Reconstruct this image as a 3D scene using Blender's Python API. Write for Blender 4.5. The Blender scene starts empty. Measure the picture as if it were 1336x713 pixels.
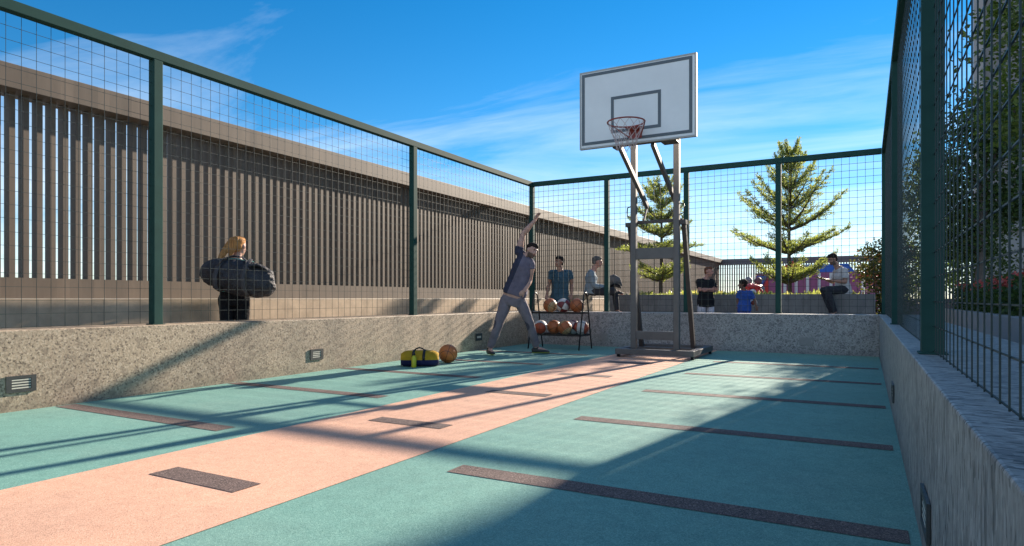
import bpy, bmesh, math, random
from mathutils import Vector, Matrix, noise as mnoise
R = math.radians
C = bpy.context.scene.collection
sc = bpy.context.scene
rnd = random.Random(7)

# ------------------------------------------------------------------ materials
class NT:
    def __init__(s, name):
        s.m = bpy.data.materials.new(name); s.m.use_nodes = True
        s.t = s.m.node_tree; s.n = s.t.nodes; s.l = s.t.links
        s.b = s.n['Principled BSDF']; s._tc = None
    def node(s, kind, **kw):
        n = s.n.new(kind)
        for k, v in kw.items():
            if k in n.inputs.keys(): s.put(n.inputs[k], v)
            else: setattr(n, k, v)
        return n
    def put(s, sock, v):
        if isinstance(v, bpy.types.NodeSocket): s.l.new(v, sock)
        elif isinstance(v, (tuple, list)) and len(v) == 3 and sock.type == 'RGBA': sock.default_value = (*v, 1)
        else: sock.default_value = v
    def co(s, scale=(1, 1, 1), which='Object'):
        if s._tc is None: s._tc = s.n.new('ShaderNodeTexCoord')
        mp = s.n.new('ShaderNodeMapping'); mp.inputs['Scale'].default_value = scale
        s.l.new(s._tc.outputs[which], mp.inputs['Vector']); return mp.outputs[0]
    def noise(s, scale, detail=3, rough=.5, vec=None):
        n = s.n.new('ShaderNodeTexNoise'); n.inputs['Scale'].default_value = scale
        n.inputs['Detail'].default_value = detail; n.inputs['Roughness'].default_value = rough
        s.l.new(vec if vec is not None else s.co(), n.inputs['Vector']); return n.outputs['Fac']
    def voro(s, scale, vec=None, out='Color', feature='F1'):
        n = s.n.new('ShaderNodeTexVoronoi'); n.feature = feature; n.inputs['Scale'].default_value = scale
        s.l.new(vec if vec is not None else s.co(), n.inputs['Vector']); return n.outputs[out]
    def ramp(s, fac, stops, interp='LINEAR'):
        n = s.n.new('ShaderNodeValToRGB'); n.color_ramp.interpolation = interp
        e = n.color_ramp.elements
        while len(e) < len(stops): e.new(.5)
        for el, (p, c) in zip(e, stops):
            el.position = p; el.color = (*c, 1) if len(c) == 3 else c
        s.put(n.inputs['Fac'], fac); return n.outputs['Color']
    def math(s, op, a, b=0.0):
        n = s.n.new('ShaderNodeMath'); n.operation = op; s.put(n.inputs[0], a); s.put(n.inputs[1], b); return n.outputs[0]
    def mix(s, fac, a, b, blend='MIX'):
        n = s.n.new('ShaderNodeMix'); n.data_type = 'RGBA'; n.blend_type = blend
        s.put(n.inputs['Factor'], fac); s.put(n.inputs[6], a); s.put(n.inputs[7], b); return n.outputs[2]
    def sep(s, vec):
        n = s.n.new('ShaderNodeSeparateXYZ'); s.l.new(vec, n.inputs[0]); return n.outputs
    def bump(s, h, strength=.3, dist=.01):
        n = s.n.new('ShaderNodeBump'); n.inputs['Strength'].default_value = strength
        n.inputs['Distance'].default_value = dist; s.l.new(h, n.inputs['Height']); s.l.new(n.outputs[0], s.b.inputs['Normal'])
    def out(s, col=None, rough=.6, metal=0, spec=.5):
        if col is not None: s.put(s.b.inputs['Base Color'], col)
        s.put(s.b.inputs['Roughness'], rough); s.b.inputs['Metallic'].default_value = metal
        s.b.inputs['Specular IOR Level'].default_value = spec
        return s.m

def k(c, f): return tuple(min(1, x * f) for x in c)

def paint(name, col, rough=.5, metal=0, var=.18, scale=6, bump=0, spec=.5):
    t = NT(name); f = t.noise(scale, 5, .6)
    c = t.ramp(f, [(.3, k(col, 1 - var)), (.7, k(col, 1 + var))])
    if bump: t.bump(t.noise(scale * 25, 3), bump, .004)
    return t.out(c, rough, metal, spec)

def rubber(name, col, dark, light):
    t = NT(name)
    g = t.sep(t.voro(260))[0]
    c = t.ramp(g, [(0, dark), (.16, dark), (.22, col), (.75, col), (.86, light)])
    big = t.noise(.9, 6, .62)
    c = t.mix(1.0, c, t.ramp(big, [(.3, (.86, .87, .88)), (.7, (1.06, 1.05, 1.04))]), 'MULTIPLY')
    sm = t.noise(11, 4, .7)
    c = t.mix(.55, c, t.ramp(sm, [(.35, (.82, .83, .83)), (.6, (1.05, 1.05, 1.05))]), 'MULTIPLY')
    sc_ = t.noise(2.6, 7, .75, t.co((1, .35, 1)))
    c = t.mix(t.ramp(sc_, [(.56, (0, 0, 0)), (.74, (.16, .16, .16))]), c, k(dark, .8))
    du = t.noise(.55, 4, .6)
    c = t.mix(t.ramp(du, [(.5, (0, 0, 0)), (.75, (.14, .14, .14))]), c, (.42, .39, .34))
    t.bump(t.voro(260, out='Distance'), .22, .003)
    return t.out(c, .82, 0, .3)

def granite(name, base, dark, light, stretch=(1, 1, 1), size=34):
    t = NT(name); v = t.co(stretch)
    a = t.noise(size, 3, .62, v); b = t.noise(size * 2.9, 2, .5, v)
    c = t.ramp(a, [(.30, k(dark, 1.2)), (.42, k(base, .85)), (.55, base), (.7, light)])
    sp = t.ramp(b, [(.36, (1, 1, 1)), (.42, (0, 0, 0))])
    c = t.mix(sp, c, dark)
    ch = t.sep(t.voro(size * 1.7, v))
    c = t.mix(.62, c, t.ramp(ch[0], [(.0, dark), (.13, dark), (.17, k(base, .75)), (.5, base), (.82, k(base, 1.12)), (.9, light)]))
    jit = t.sep(t.voro(size * .55, v))
    c = t.mix(t.ramp(jit[1], [(.84, (0, 0, 0)), (.88, (.4, .4, .4))]), c, k(dark, 1.5))
    w = t.noise(1.3, 5, .6)
    c = t.mix(1, c, t.ramp(w, [(.3, (.82, .82, .83)), (.7, (1.08, 1.07, 1.05))]), 'MULTIPLY')
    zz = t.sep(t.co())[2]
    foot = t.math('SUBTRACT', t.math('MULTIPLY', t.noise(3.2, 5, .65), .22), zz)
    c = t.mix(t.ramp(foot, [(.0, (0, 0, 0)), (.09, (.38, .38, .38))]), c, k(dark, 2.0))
    st = t.noise(5, 5, .7, t.co((1.6, 1.6, .10)))
    c = t.mix(t.ramp(st, [(.57, (0, 0, 0)), (.72, (.30, .30, .30))]), c, k(dark, 1.6))
    t.bump(a, .3, .006)
    return t.out(c, .55, 0, .45)

def leafmat(name, cols, trans=.45, scale=30):
    t = NT(name); f = t.noise(2.2, 3, .6); g = t.voro(scale)
    fac = t.math('ADD', t.math('MULTIPLY', f, .55), t.math('MULTIPLY', t.sep(g)[0], .45))
    c = t.ramp(fac, [(.25, cols[0]), (.5, cols[1]), (.75, cols[2])])
    t.out(c, .5, 0, .35)
    tr = t.n.new('ShaderNodeBsdfTranslucent'); t.put(tr.inputs['Color'], t.mix(1, c, (1.3, 1.3, .65), 'MULTIPLY'))
    mx = t.n.new('ShaderNodeMixShader'); mx.inputs[0].default_value = trans
    t.l.new(t.b.outputs[0], mx.inputs[1]); t.l.new(tr.outputs[0], mx.inputs[2])
    t.l.new(mx.outputs[0], t.n['Material Output'].inputs['Surface']); return t.m

def cloth(name, col, var=.2, bump=.5, rough=.85):
    t = NT(name); f = t.noise(9, 4, .6)
    c = t.ramp(f, [(.3, k(col, 1 - var)), (.7, k(col, 1 + var))])
    t.bump(t.noise(14, 3, .55), bump, .03)
    return t.out(c, rough, 0, .2)

def skinmat(name, col):
    t = NT(name); f = t.noise(18, 4, .6)
    c = t.ramp(f, [(.3, (col[0] * .85, col[1] * .8, col[2] * .78)), (.7, k(col, 1.1))])
    return t.out(c, .5, 0, .4)

def ballmat(name, a, b, split):
    """basketball: two leather colours in panels and dark seams, in the ball's own coordinates"""
    t = NT(name); x, y, z = t.sep(t.co())
    if split == 'half': m = t.math('GREATER_THAN', t.math('ABSOLUTE', y), .062)
    elif split == 'panel': m = t.math('GREATER_THAN', t.math('MULTIPLY', t.math('MULTIPLY', x, z), t.math('SUBTRACT', t.math('ABSOLUTE', y), .06)), 0)
    else: m = 0.0
    c = t.mix(m, a, b)
    c = t.mix(1, c, t.ramp(t.noise(25, 3), [(.3, (.8, .8, .8)), (.7, (1.1, 1.1, 1.1))]), 'MULTIPLY')
    s1 = t.math('LESS_THAN', t.math('ABSOLUTE', x), .0028); s2 = t.math('LESS_THAN', t.math('ABSOLUTE', z), .0028)
    s3 = t.math('LESS_THAN', t.math('ABSOLUTE', t.math('SUBTRACT', t.math('ABSOLUTE', y), t.math('ADD', .062, t.math('MULTIPLY', t.math('MULTIPLY', x, x), 1.6)))), .003)
    s = t.math('MAXIMUM', t.math('MAXIMUM', s1, s2), s3)
    c = t.mix(s, c, (.015, .012, .01))
    t.bump(t.voro(420, out='Distance'), .4, .002)
    return t.out(c, .42, 0, .5)

M = {}
M['teal'] = rubber('teal_rubber', (.168, .352, .302), (.115, .28, .24), (.25, .46, .385))
M['orange'] = rubber('orange_rubber', (.73, .42, .29), (.57, .32, .22), (.84, .52, .37))
M['brown'] = rubber('brown_rubber', (.135, .092, .082), (.05, .04, .038), (.30, .22, .19))
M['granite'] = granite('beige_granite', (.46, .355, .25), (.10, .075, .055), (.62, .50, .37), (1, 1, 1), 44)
M['granite_grey'] = granite('grey_granite', (.37, .36, .345), (.075, .075, .08), (.52, .50, .48), (1, 1, 1), 44)
M['granite_streak'] = granite('streaked_granite', (.37, .345, .315), (.045, .043, .045), (.58, .55, .51), (.7, 1.7, .45), 40)
M['fence'] = paint('green_powder_coat', (.019, .062, .053), .72, .0, .1, spec=.15)
M['wire'] = paint('green_wire', (.012, .028, .027), .5, .0, .1)
t = NT('tan_louvre'); v = t.co(); yy = t.sep(v)[1]
wn = t.n.new('ShaderNodeTexWhiteNoise'); wn.noise_dimensions = '1D'; t.put(wn.inputs['W'], t.math('FLOOR', t.math('DIVIDE', yy, .1175)))
c = t.ramp(t.noise(3, 5, .6, t.co((1, 1, .25))), [(.3, (.137, .107, .080)), (.7, (.178, .138, .103))])
c = t.mix(1, c, t.ramp(wn.outputs['Value'], [(0, (.86, .86, .86)), (1, (1.12, 1.1, 1.08))]), 'MULTIPLY')
c = t.mix(.6, c, t.ramp(t.noise(7, 6, .7, t.co((1, 1, .12))), [(.38, (.8, .79, .78)), (.6, (1.04, 1.03, 1.02))]), 'MULTIPLY')
M['tan_metal'] = t.out(c, .62, 0, .4)
M['stone'] = None
t = NT('plinth_stone'); v = t.co()
br = t.n.new('ShaderNodeTexBrick'); br.inputs['Scale'].default_value = 1; br.inputs['Brick Width'].default_value = .6
br.inputs['Row Height'].default_value = .425; br.inputs['Mortar Size'].default_value = .004; br.offset = 0
sx = t.sep(v); cmb = t.n.new('ShaderNodeCombineXYZ'); t.l.new(t.math('ADD', sx[1], sx[0]), cmb.inputs[0]); t.l.new(sx[2], cmb.inputs[1])
t.l.new(cmb.outputs[0], br.inputs['Vector'])
t.put(br.inputs['Color1'], (.66, .50, .34)); t.put(br.inputs['Color2'], (.54, .41, .28)); t.put(br.inputs['Mortar'], (.34, .27, .2))
c = t.mix(1, br.outputs['Color'], t.ramp(t.noise(4.5, 8, .68), [(.3, (.72, .7, .68)), (.72, (1.15, 1.13, 1.1))]), 'MULTIPLY')
M['stone'] = t.out(c, .5, 0, .4)
M['paving'] = granite('grey_paving', (.30, .29, .275), (.16, .15, .145), (.40, .39, .37), (1, 1, 1), 22)
M['planter'] = granite('planter_render', (.17, .165, .16), (.13, .13, .13), (.20, .20, .195), (1, 1, .4), 9)
M['grey_steel'] = paint('grey_steel', (.135, .125, .12), .5, .3, .12, 8)
M['dark_steel'] = paint('dark_steel', (.06, .05, .048), .5, .2, .15, 8)
M['black_steel'] = paint('black_steel', (.018, .018, .02), .4, .3, .15, 10)
M['board'] = paint('white_board', (.82, .82, .81), .35, 0, .04, 3)
M['board_line'] = paint('grey_board_line', (.105, .125, .14), .4, 0, .05, 4)
M['alu'] = paint('aluminium_edge', (.42, .41, .39), .6, .0, .06, 8)
M['rim'] = paint('red_rim', (.30, .055, .045), .45, 0, .25, 12)
M['net'] = paint('net_cord', (.55, .42, .40), .8, 0, .1)
M['lamp_frame'] = paint('lamp_frame', (.06, .062, .06), .5, .2, .15, 20)
M['lamp_pale'] = paint('lamp_pale', (.27, .265, .255), .5, .1, .1, 20)
M['lamp_glass'] = paint('lamp_glass', (.66, .62, .52), .4, 0, .05)
M['bark'] = paint('bark', (.085, .06, .045), .9, 0, .35, 14, .6)
M['bark_grey'] = paint('bark_grey', (.12, .10, .085), .9, 0, .3, 10, .6)
M['leaf_lime'] = leafmat('lime_leaf', [(.11, .145, .045), (.24, .285, .10), (.40, .42, .20)], .55)
M['leaf_dark'] = leafmat('dark_leaf', [(.026, .05, .016), (.055, .095, .028), (.11, .16, .045)], .4)
M['leaf_mid'] = leafmat('mid_leaf', [(.05, .075, .018), (.11, .15, .033), (.2, .24, .055)], .45)
M['leaf_bush'] = leafmat('bush_leaf', [(.04, .05, .014), (.09, .10, .03), (.17, .16, .05)], .4)
M['flower_red'] = leafmat('red_flower', [(.35, .04, .05), (.5, .08, .08), (.6, .2, .15)], .3)
M['flower_pink'] = leafmat('pink_flower', [(.35, .10, .06), (.45, .17, .10), (.5, .28, .16)], .3)
M['flower_cream'] = leafmat('cream_flower', [(.5, .42, .16), (.62, .55, .28), (.7, .66, .45)], .4)
M['tower'] = paint('tower_render', (.20, .19, .185), .8, 0, .08, .5)
M['tower_edge'] = paint('tower_edge', (.33, .31, .30), .8, 0, .06, 1)
M['annex'] = paint('annex_render', (.34, .33, .325), .8, 0, .08, .8)
M['glass'] = paint('window_glass', (.05, .06, .07), .12, 0, .1)
M['far_white'] = paint('far_louvre_grey', (.13, .125, .13), .6, 0, .06)
M['purple'] = paint('purple_play', (.40, .115, .24), .6, 0, .1, 4)
M['play_red'] = paint('red_play', (.62, .045, .04), .5, 0, .1, 4)
M['play_blue'] = paint('blue_play', (.06, .13, .42), .5, 0, .1, 4)
M['play_white'] = paint('white_play', (.7, .68, .68), .5, 0, .05)
M['play_yellow'] = paint('yellow_play', (.7, .55, .06), .5, 0, .05)
M['grey_play'] = paint('grey_play', (.25, .24, .26), .6, 0, .2, 10)
M['maroon_play'] = paint('maroon_play', (.18, .07, .08), .6)
M['soil'] = paint('soil', (.07, .05, .035), .95, 0, .3, 20, .5)

# ------------------------------------------------------------------ mesh helpers
class MB:
    def __init__(s): s.v = []; s.f = []; s.mi = []
    def add(s, vs, fs, mi=0):
        o = len(s.v); s.v += [Vector(p) for p in vs]
        s.f += [tuple(i + o for i in f) for f in fs]; s.mi += [mi] * len(fs); return s
    def box(s, a, b, mi=0):
        x0, y0, z0 = (min(p, q) for p, q in zip(a, b)); x1, y1, z1 = (max(p, q) for p, q in zip(a, b))
        return s.add([(x0,y0,z0),(x1,y0,z0),(x1,y1,z0),(x0,y1,z0),(x0,y0,z1),(x1,y0,z1),(x1,y1,z1),(x0,y1,z1)],
              [(0,3,2,1),(4,5,6,7),(0,1,5,4),(1,2,6,5),(2,3,7,6),(3,0,4,7)], mi)
    def bar(s, p, q, w, h, up=(0, 0, 1), mi=0):
        """rectangular bar from p to q, w across, h along up"""
        p, q = Vector(p), Vector(q); d = (q - p).normalized(); u = Vector(up)
        x = d.cross(u).normalized() * w / 2; y = x.cross(d).normalized() * h / 2
        vs = [p - x - y, p + x - y, p + x + y, p - x + y, q - x - y, q + x - y, q + x + y, q - x + y]
        return s.add(vs, [(0,1,2,3),(7,6,5,4),(0,4,5,1),(1,5,6,2),(2,6,7,3),(3,7,4,0)], mi)
    def loft(s, pts, radii, n=10, side=None, cap=True, mi=0, dome=False):
        """rings along pts; radii: r or (r across, r other); side: fixed 'across' direction"""
        pts = [Vector(p) for p in pts]; radii = [(r, r) if not isinstance(r, (tuple, list)) else r for r in radii]
        if dome:
            d0 = (pts[0] - pts[1]).normalized(); d1 = (pts[-1] - pts[-2]).normalized()
            r0, r1 = radii[0], radii[-1]; a0 = sum(r0) / 2; a1 = sum(r1) / 2
            pts = [pts[0] + d0 * a0 * .9, pts[0] + d0 * a0 * .55] + pts + [pts[-1] + d1 * a1 * .55, pts[-1] + d1 * a1 * .9]
            g = lambda r, f: (r[0] * f, r[1] * f)
            radii = [g(r0, .35), g(r0, .8)] + radii + [g(r1, .8), g(r1, .35)]
        vs = []; ref = None
        for i, p in enumerate(pts):
            d = (pts[min(i + 1, len(pts) - 1)] - pts[max(i - 1, 0)]).normalized()
            if side is not None: x = Vector(side)
            elif ref is not None: x = ref
            else: x = Vector((1, 0, 0)) if abs(d.x) < .8 else Vector((0, 1, 0))
            x = (x - d * x.dot(d)).normalized(); ref = x; y = d.cross(x)
            for j in range(n):
                a = 2 * math.pi * j / n
                vs.append(p + x * radii[i][0] * math.cos(a) + y * radii[i][1] * math.sin(a))
        fs = []
        for i in range(len(pts) - 1):
            for j in range(n):
                k2 = (j + 1) % n; fs.append((i * n + j, i * n + k2, (i + 1) * n + k2, (i + 1) * n + j))
        if cap: fs.append(tuple(range(n - 1, -1, -1))); fs.append(tuple((len(pts) - 1) * n + j for j in range(n)))
        return s.add(vs, fs, mi)
    def tube(s, p, q, r, r2=None, n=8, mi=0): return s.loft([p, q], [r, r if r2 is None else r2], n, mi=mi)
    def ball(s, c, r, seg=12, rings=8, rot=None, mi=0):
        c = Vector(c); r = (r, r, r) if not isinstance(r, (tuple, list)) else r; vs = []; fs = []
        for i in range(rings + 1):
            th = math.pi * i / rings
            for j in range(seg):
                ph = 2 * math.pi * j / seg
                p = Vector((r[0] * math.sin(th) * math.cos(ph), r[1] * math.sin(th) * math.sin(ph), r[2] * math.cos(th)))
                vs.append(c + (rot @ p if rot else p))
        for i in range(rings):
            for j in range(seg):
                k2 = (j + 1) % seg; fs.append((i * seg + j, (i + 1) * seg + j, (i + 1) * seg + k2, i * seg + k2))
        return s.add(vs, fs, mi)
    def torus(s, c, Rr, r, n=40, m=8, mi=0, tilt=None):
        vs = []; fs = []; c = Vector(c)
        for i in range(n):
            a = 2 * math.pi * i / n
            for j in range(m):
                b = 2 * math.pi * j / m; rr = Rr + r * math.cos(b)
                p = Vector((rr * math.cos(a), rr * math.sin(a), r * math.sin(b)))
                vs.append(c + (tilt @ p if tilt else p))
        for i in range(n):
            for j in range(m):
                fs.append((i * m + j, ((i + 1) % n) * m + j, ((i + 1) % n) * m + (j + 1) % m, i * m + (j + 1) % m))
        return s.add(vs, fs, mi)
    def leaf(s, c, size, d=None, mi=0, asp=.5):
        d = Vector(d) if d is not None else Vector((rnd.gauss(0, 1), rnd.gauss(0, 1), rnd.gauss(0, 1)))
        d = d.normalized(); x = d.cross(Vector((rnd.gauss(0, 1), rnd.gauss(0, 1), rnd.gauss(0, 1)))).normalized()
        c = Vector(c); a = c + d * size * .5
        return s.add([c, a + x * size * asp * .5, c + d * size, a - x * size * asp * .5], [(0, 1, 2, 3)], mi)
    def build(s, name, mats, parent=None, smooth=False, bevel=0, root=None):
        mats = mats if isinstance(mats, (list, tuple)) else [mats]
        o0 = Vector((0, 0, 0)); p = parent
        while p is not None: o0 = o0 + p.location; p = p.parent
        me = bpy.data.meshes.new(name)
        me.from_pydata([tuple(q - o0) for q in s.v], [], s.f)
        for m in mats: me.materials.append(m)
        me.polygons.foreach_set('material_index', s.mi)
        me.polygons.foreach_set('use_smooth', [smooth] * len(s.f))
        me.validate(); me.update()
        o = bpy.data.objects.new(name, me); C.objects.link(o)
        if parent is not None: o.parent = parent
        if bevel:
            b = o.modifiers.new('bevel', 'BEVEL'); b.width = bevel; b.segments = 2; b.limit_method = 'ANGLE'
        return o
    def build_at(s, name, mats, loc, **kw):
        """one-mesh thing with its origin at loc"""
        loc = Vector(loc); s.v = [q - loc for q in s.v]
        o = s.build(name, mats, **kw); o.location = loc; return o

def tag(o, label=None, cat=None, group=None, kind=None):
    if label: o['label'] = label
    if cat: o['category'] = cat
    if group: o['group'] = group
    if kind: o['kind'] = kind
    return o
def thing(name, label, cat, loc, group=None):
    o = bpy.data.objects.new(name, None); C.objects.link(o); o.location = loc
    o.empty_display_size = .1
    return tag(o, label, cat, group)
def copy_tree(o, parent=None):
    c = o.copy(); C.objects.link(c)
    if parent is not None: c.parent = parent
    for ch in [x for x in C.objects if x.parent == o]: copy_tree(ch, c)
    return c
TS = bpy.data.scenes.new('growing')
def solid(mb, name, mats, parent, voxel=.009, smooth=3, paint_fn=None, wob=0):
    """union of overlapping closed shapes grown into ONE continuous surface"""
    o = mb.build(name, mats, parent)
    r = o.modifiers.new('r', 'REMESH'); r.mode = 'VOXEL'; r.voxel_size = voxel
    q = o.modifiers.new('s', 'SMOOTH'); q.factor = .5; q.iterations = smooth
    C.objects.unlink(o); TS.collection.objects.link(o); par = o.parent; o.parent = None
    TS.view_layers[0].update(); dg = TS.view_layers[0].depsgraph
    me = bpy.data.meshes.new_from_object(o.evaluated_get(dg))
    TS.collection.objects.unlink(o); C.objects.link(o); o.parent = par
    old = o.data; o.modifiers.clear(); o.data = me; bpy.data.meshes.remove(old)
    if not me.materials:
        for m in (mats if isinstance(mats, (list, tuple)) else [mats]): me.materials.append(m)
    if wob:
        new = []
        for v in me.vertices:
            w = mnoise.noise(v.co * 9) * .6 + mnoise.noise(v.co * 21) * .4
            new.extend(v.co + v.normal * w * wob)
        me.vertices.foreach_set('co', new); me.update()
    o0 = Vector((0, 0, 0)); p = parent
    while p is not None: o0 = o0 + p.location; p = p.parent
    mi = [0] * len(me.polygons)
    if paint_fn: mi = [paint_fn(pl.center + o0) for pl in me.polygons]
    me.polygons.foreach_set('material_index', mi)
    me.polygons.foreach_set('use_smooth', [True] * len(me.polygons)); me.update()
    return o

# ------------------------------------------------------------------ camera, light, sky
EYE = .85
cam = bpy.data.cameras.new('camera'); co = bpy.data.objects.new('camera', cam); C.objects.link(co)
co.location = (0, 0, EYE); co.rotation_euler = (R(90), 0, R(28.845))
cam.sensor_width = 36; cam.lens = 22.59; cam.shift_y = .025; cam.clip_start = .05; cam.clip_end = 3000
sc.camera = co
SUN = Vector((.175, 1, .373)).normalized()
ld = bpy.data.lights.new('sun', 'SUN'); lo = bpy.data.objects.new('sun', ld); C.objects.link(lo)
ld.energy = 4.6; ld.angle = R(.6); ld.color = (1, .87, .72); lo.rotation_euler = SUN.to_track_quat('Z', 'Y').to_euler()
lo.location = (5, 20, 15)
w = bpy.data.worlds.new('World'); sc.world = w; w.use_nodes = True
nt = w.node_tree; N = nt.nodes; L = nt.links
sky = N.new('ShaderNodeTexSky'); sky.sky_type = 'NISHITA'; sky.sun_disc = False
sky.sun_elevation = math.asin(SUN.z); sky.sun_rotation = math.atan2(SUN.x, SUN.y)
sky.air_density = 1.0; sky.dust_density = .0; sky.ozone_density = 4.0; sky.altitude = 300
hs = N.new('ShaderNodeHueSaturation'); hs.inputs['Saturation'].default_value = 1.31; hs.inputs['Hue'].default_value = .497; hs.inputs['Value'].default_value = .98
L.new(sky.outputs[0], hs.inputs['Color'])
def wmath(op, a, b=0.0):
    n = N.new('ShaderNodeMath'); n.operation = op
    for i, q in enumerate((a, b)):
        if isinstance(q, bpy.types.NodeSocket): L.new(q, n.inputs[i])
        else: n.inputs[i].default_value = q
    return n.outputs[0]
tc = N.new('ShaderNodeTexCoord'); sp = N.new('ShaderNodeSeparateXYZ'); L.new(tc.outputs['Generated'], sp.inputs[0])
# high thin cloud on a plane overhead: divide the view direction by its height
den = wmath('ADD', wmath('MAXIMUM', sp.outputs[2], 0), .10)
cb = N.new('ShaderNodeCombineXYZ'); L.new(wmath('DIVIDE', sp.outputs[0], den), cb.inputs[0]); L.new(wmath('DIVIDE', sp.outputs[1], den), cb.inputs[1])
mp = N.new('ShaderNodeMapping'); mp.inputs['Rotation'].default_value = (0, 0, R(28)); mp.inputs['Scale'].default_value = (.42, 1.15, 1); mp.inputs['Location'].default_value = (3.3, 1.7, 0)
L.new(cb.outputs[0], mp.inputs[0])
n1 = N.new('ShaderNodeTexNoise'); n1.inputs['Scale'].default_value = 1.15; n1.inputs['Detail'].default_value = 9; n1.inputs['Roughness'].default_value = .6; n1.inputs['Distortion'].default_value = .7
L.new(mp.outputs[0], n1.inputs['Vector'])
cr = N.new('ShaderNodeValToRGB'); cr.color_ramp.elements[0].position = .50; cr.color_ramp.elements[1].position = .95
cr.color_ramp.elements[0].color = (0, 0, 0, 1); cr.color_ramp.elements[1].color = (.54, .54, .54, 1)
behind = N.new('ShaderNodeMapRange'); behind.interpolation_type = 'SMOOTHSTEP'    # unseen extra cloud added behind the camera to brighten and whiten the shade
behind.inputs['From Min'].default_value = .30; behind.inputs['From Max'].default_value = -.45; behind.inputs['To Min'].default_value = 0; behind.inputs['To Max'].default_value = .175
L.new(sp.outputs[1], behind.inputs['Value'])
bank = N.new('ShaderNodeMapRange'); bank.interpolation_type = 'SMOOTHSTEP'     # pale cloud bank low on the horizon
bank.inputs['From Min'].default_value = .36; bank.inputs['From Max'].default_value = .0; bank.inputs['To Min'].default_value = 0; bank.inputs['To Max'].default_value = .38
L.new(sp.outputs[2], bank.inputs['Value'])
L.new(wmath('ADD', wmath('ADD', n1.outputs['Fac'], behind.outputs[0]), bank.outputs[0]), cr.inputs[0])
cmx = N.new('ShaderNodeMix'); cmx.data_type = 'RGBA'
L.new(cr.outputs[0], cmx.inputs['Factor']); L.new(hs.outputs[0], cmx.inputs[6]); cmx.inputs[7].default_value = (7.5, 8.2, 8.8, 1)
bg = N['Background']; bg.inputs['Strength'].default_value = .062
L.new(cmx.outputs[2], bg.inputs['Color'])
sc.view_settings.view_transform = 'Standard'; sc.view_settings.look = 'None'; sc.view_settings.gamma = 1
sc.view_settings.exposure = 1.46
sc.render.engine = 'CYCLES'; sc.cycles.max_bounces = 6; sc.cycles.transparent_max_bounces = 8

# ------------------------------------------------------------------ ground and court
XL, XR, YB, WH = -5.61, .17, 10.80, .611     # court faces of the low walls, wall height
def sheet(name, x0, x1, y0, y1, z, mat, kind='structure'):
    o = MB().add([(x0,y0,z),(x1,y0,z),(x1,y1,z),(x0,y1,z)], [(0,1,2,3)]).build(name, mat); return tag(o, kind=kind)
sheet('ground', -400, 400, -400, 400, -.02, M['paving'])
sheet('court_floor', XL, XR, -6, YB, 0, M['teal'])
sheet('orange_lane', -3.356, -2.122, -6, YB, .0025, M['orange'])
for i in range(-2, 6):
    y = 1.06 + 1.558 * i
    if y + .15 < YB - .4: sheet('floor_stripe', -3.03, -2.42, y + .81, y + .96, .005, M['brown'])
    if i >= 0 or i == -1:
        yr = 2.605 + 1.558 * i
        if yr < YB - .6: sheet('floor_stripe', -1.80, .135, yr, yr + .148, .0025, M['brown'])
        yl = 2.69 + 1.558 * i
        if yl < YB - .6: sheet('floor_stripe', XL + .03, -3.645, yl, yl + .148, .0025, M['brown'])

# ------------------------------------------------------------------ low granite walls
def wall(label, a, b, mat):
    loc = ((a[0] + b[0]) / 2, (a[1] + b[1]) / 2, 0)
    o = MB().box(a, b).build_at('low_wall', mat, loc, bevel=.006); return tag(o, label, 'wall')
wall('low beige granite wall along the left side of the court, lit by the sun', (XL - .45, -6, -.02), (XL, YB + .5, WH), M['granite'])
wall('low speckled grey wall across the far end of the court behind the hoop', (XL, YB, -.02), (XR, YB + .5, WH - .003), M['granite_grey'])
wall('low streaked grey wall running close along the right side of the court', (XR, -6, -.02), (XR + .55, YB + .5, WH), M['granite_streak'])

# ------------------------------------------------------------------ wire mesh fences on the walls
FT = 3.13; PW = .085; RH = .085
def fence(label, origin, posts, along, inner, d=.0014, free=True):
    """posts: positions along the run; along 'x' or 'y'; inner: coordinate of the face towards the court, post grows outwards"""
    root = thing('mesh_fence', label, 'fence', origin)
    c0, sgn = inner; c1 = c0 + sgn * PW; cm = (c0 + c1) / 2
    def P(u, c, z): return (u, c, z) if along == 'x' else (c, u, z)
    z0 = WH
    for u in (posts if free else posts[1:-1]):
        b = MB().box(P(u - PW / 2, c0, z0), P(u + PW / 2, c1, FT - RH))
        b.box(P(u - PW / 2 - .02, c0 - sgn * .012, z0), P(u + PW / 2 + .02, c1 + sgn * .012, z0 + .008))
        b.build('post', M['fence'], root, bevel=.004)
    e = PW / 2 if free else -PW / 2 - .002
    MB().box(P(posts[0] - e, c0, FT - RH + .001), P(posts[-1] + e, c1, FT)).build('top_rail', M['fence'], root, bevel=.004)
    for a, b in zip(posts, posts[1:]):
        a += PW / 2; b -= PW / 2; mb = MB(); n = round((b - a) / .105); ztop = FT - RH
        for i in range(1, n):
            u = a + (b - a) * i / n; mb.box(P(u - d, cm - d, z0 + .012), P(u + d, cm + d, ztop))
        for j in range(0, 23):
            z = z0 + .016 + j * .105
            if z < ztop: mb.box(P(a, cm + sgn * d, z - d), P(b, cm + sgn * 3 * d, z + d))
        mb.build('mesh_panel', M['wire'], root)
    return root
fence('long green mesh fence on the sunlit left wall', (XL - .07, 3.5, WH), [-3.8, -.1, 3.61, 7.46, YB + .4425], 'y', (XL - .09, -1))
fence('green mesh fence across the far end behind the hoop', (-2.6, YB + .44, WH), [XL - .1325, -4.19, -2.73, -1.246, XR + .0825], 'x', (YB + .40, 1), .0025, False)
fence('shaded green mesh fence on the right wall, nearest the viewer', (XR + .07, 3.3, WH), [-3.7, -.2, 3.32, 6.95, YB + .4425], 'y', (XR + .04, 1), .0019)

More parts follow.
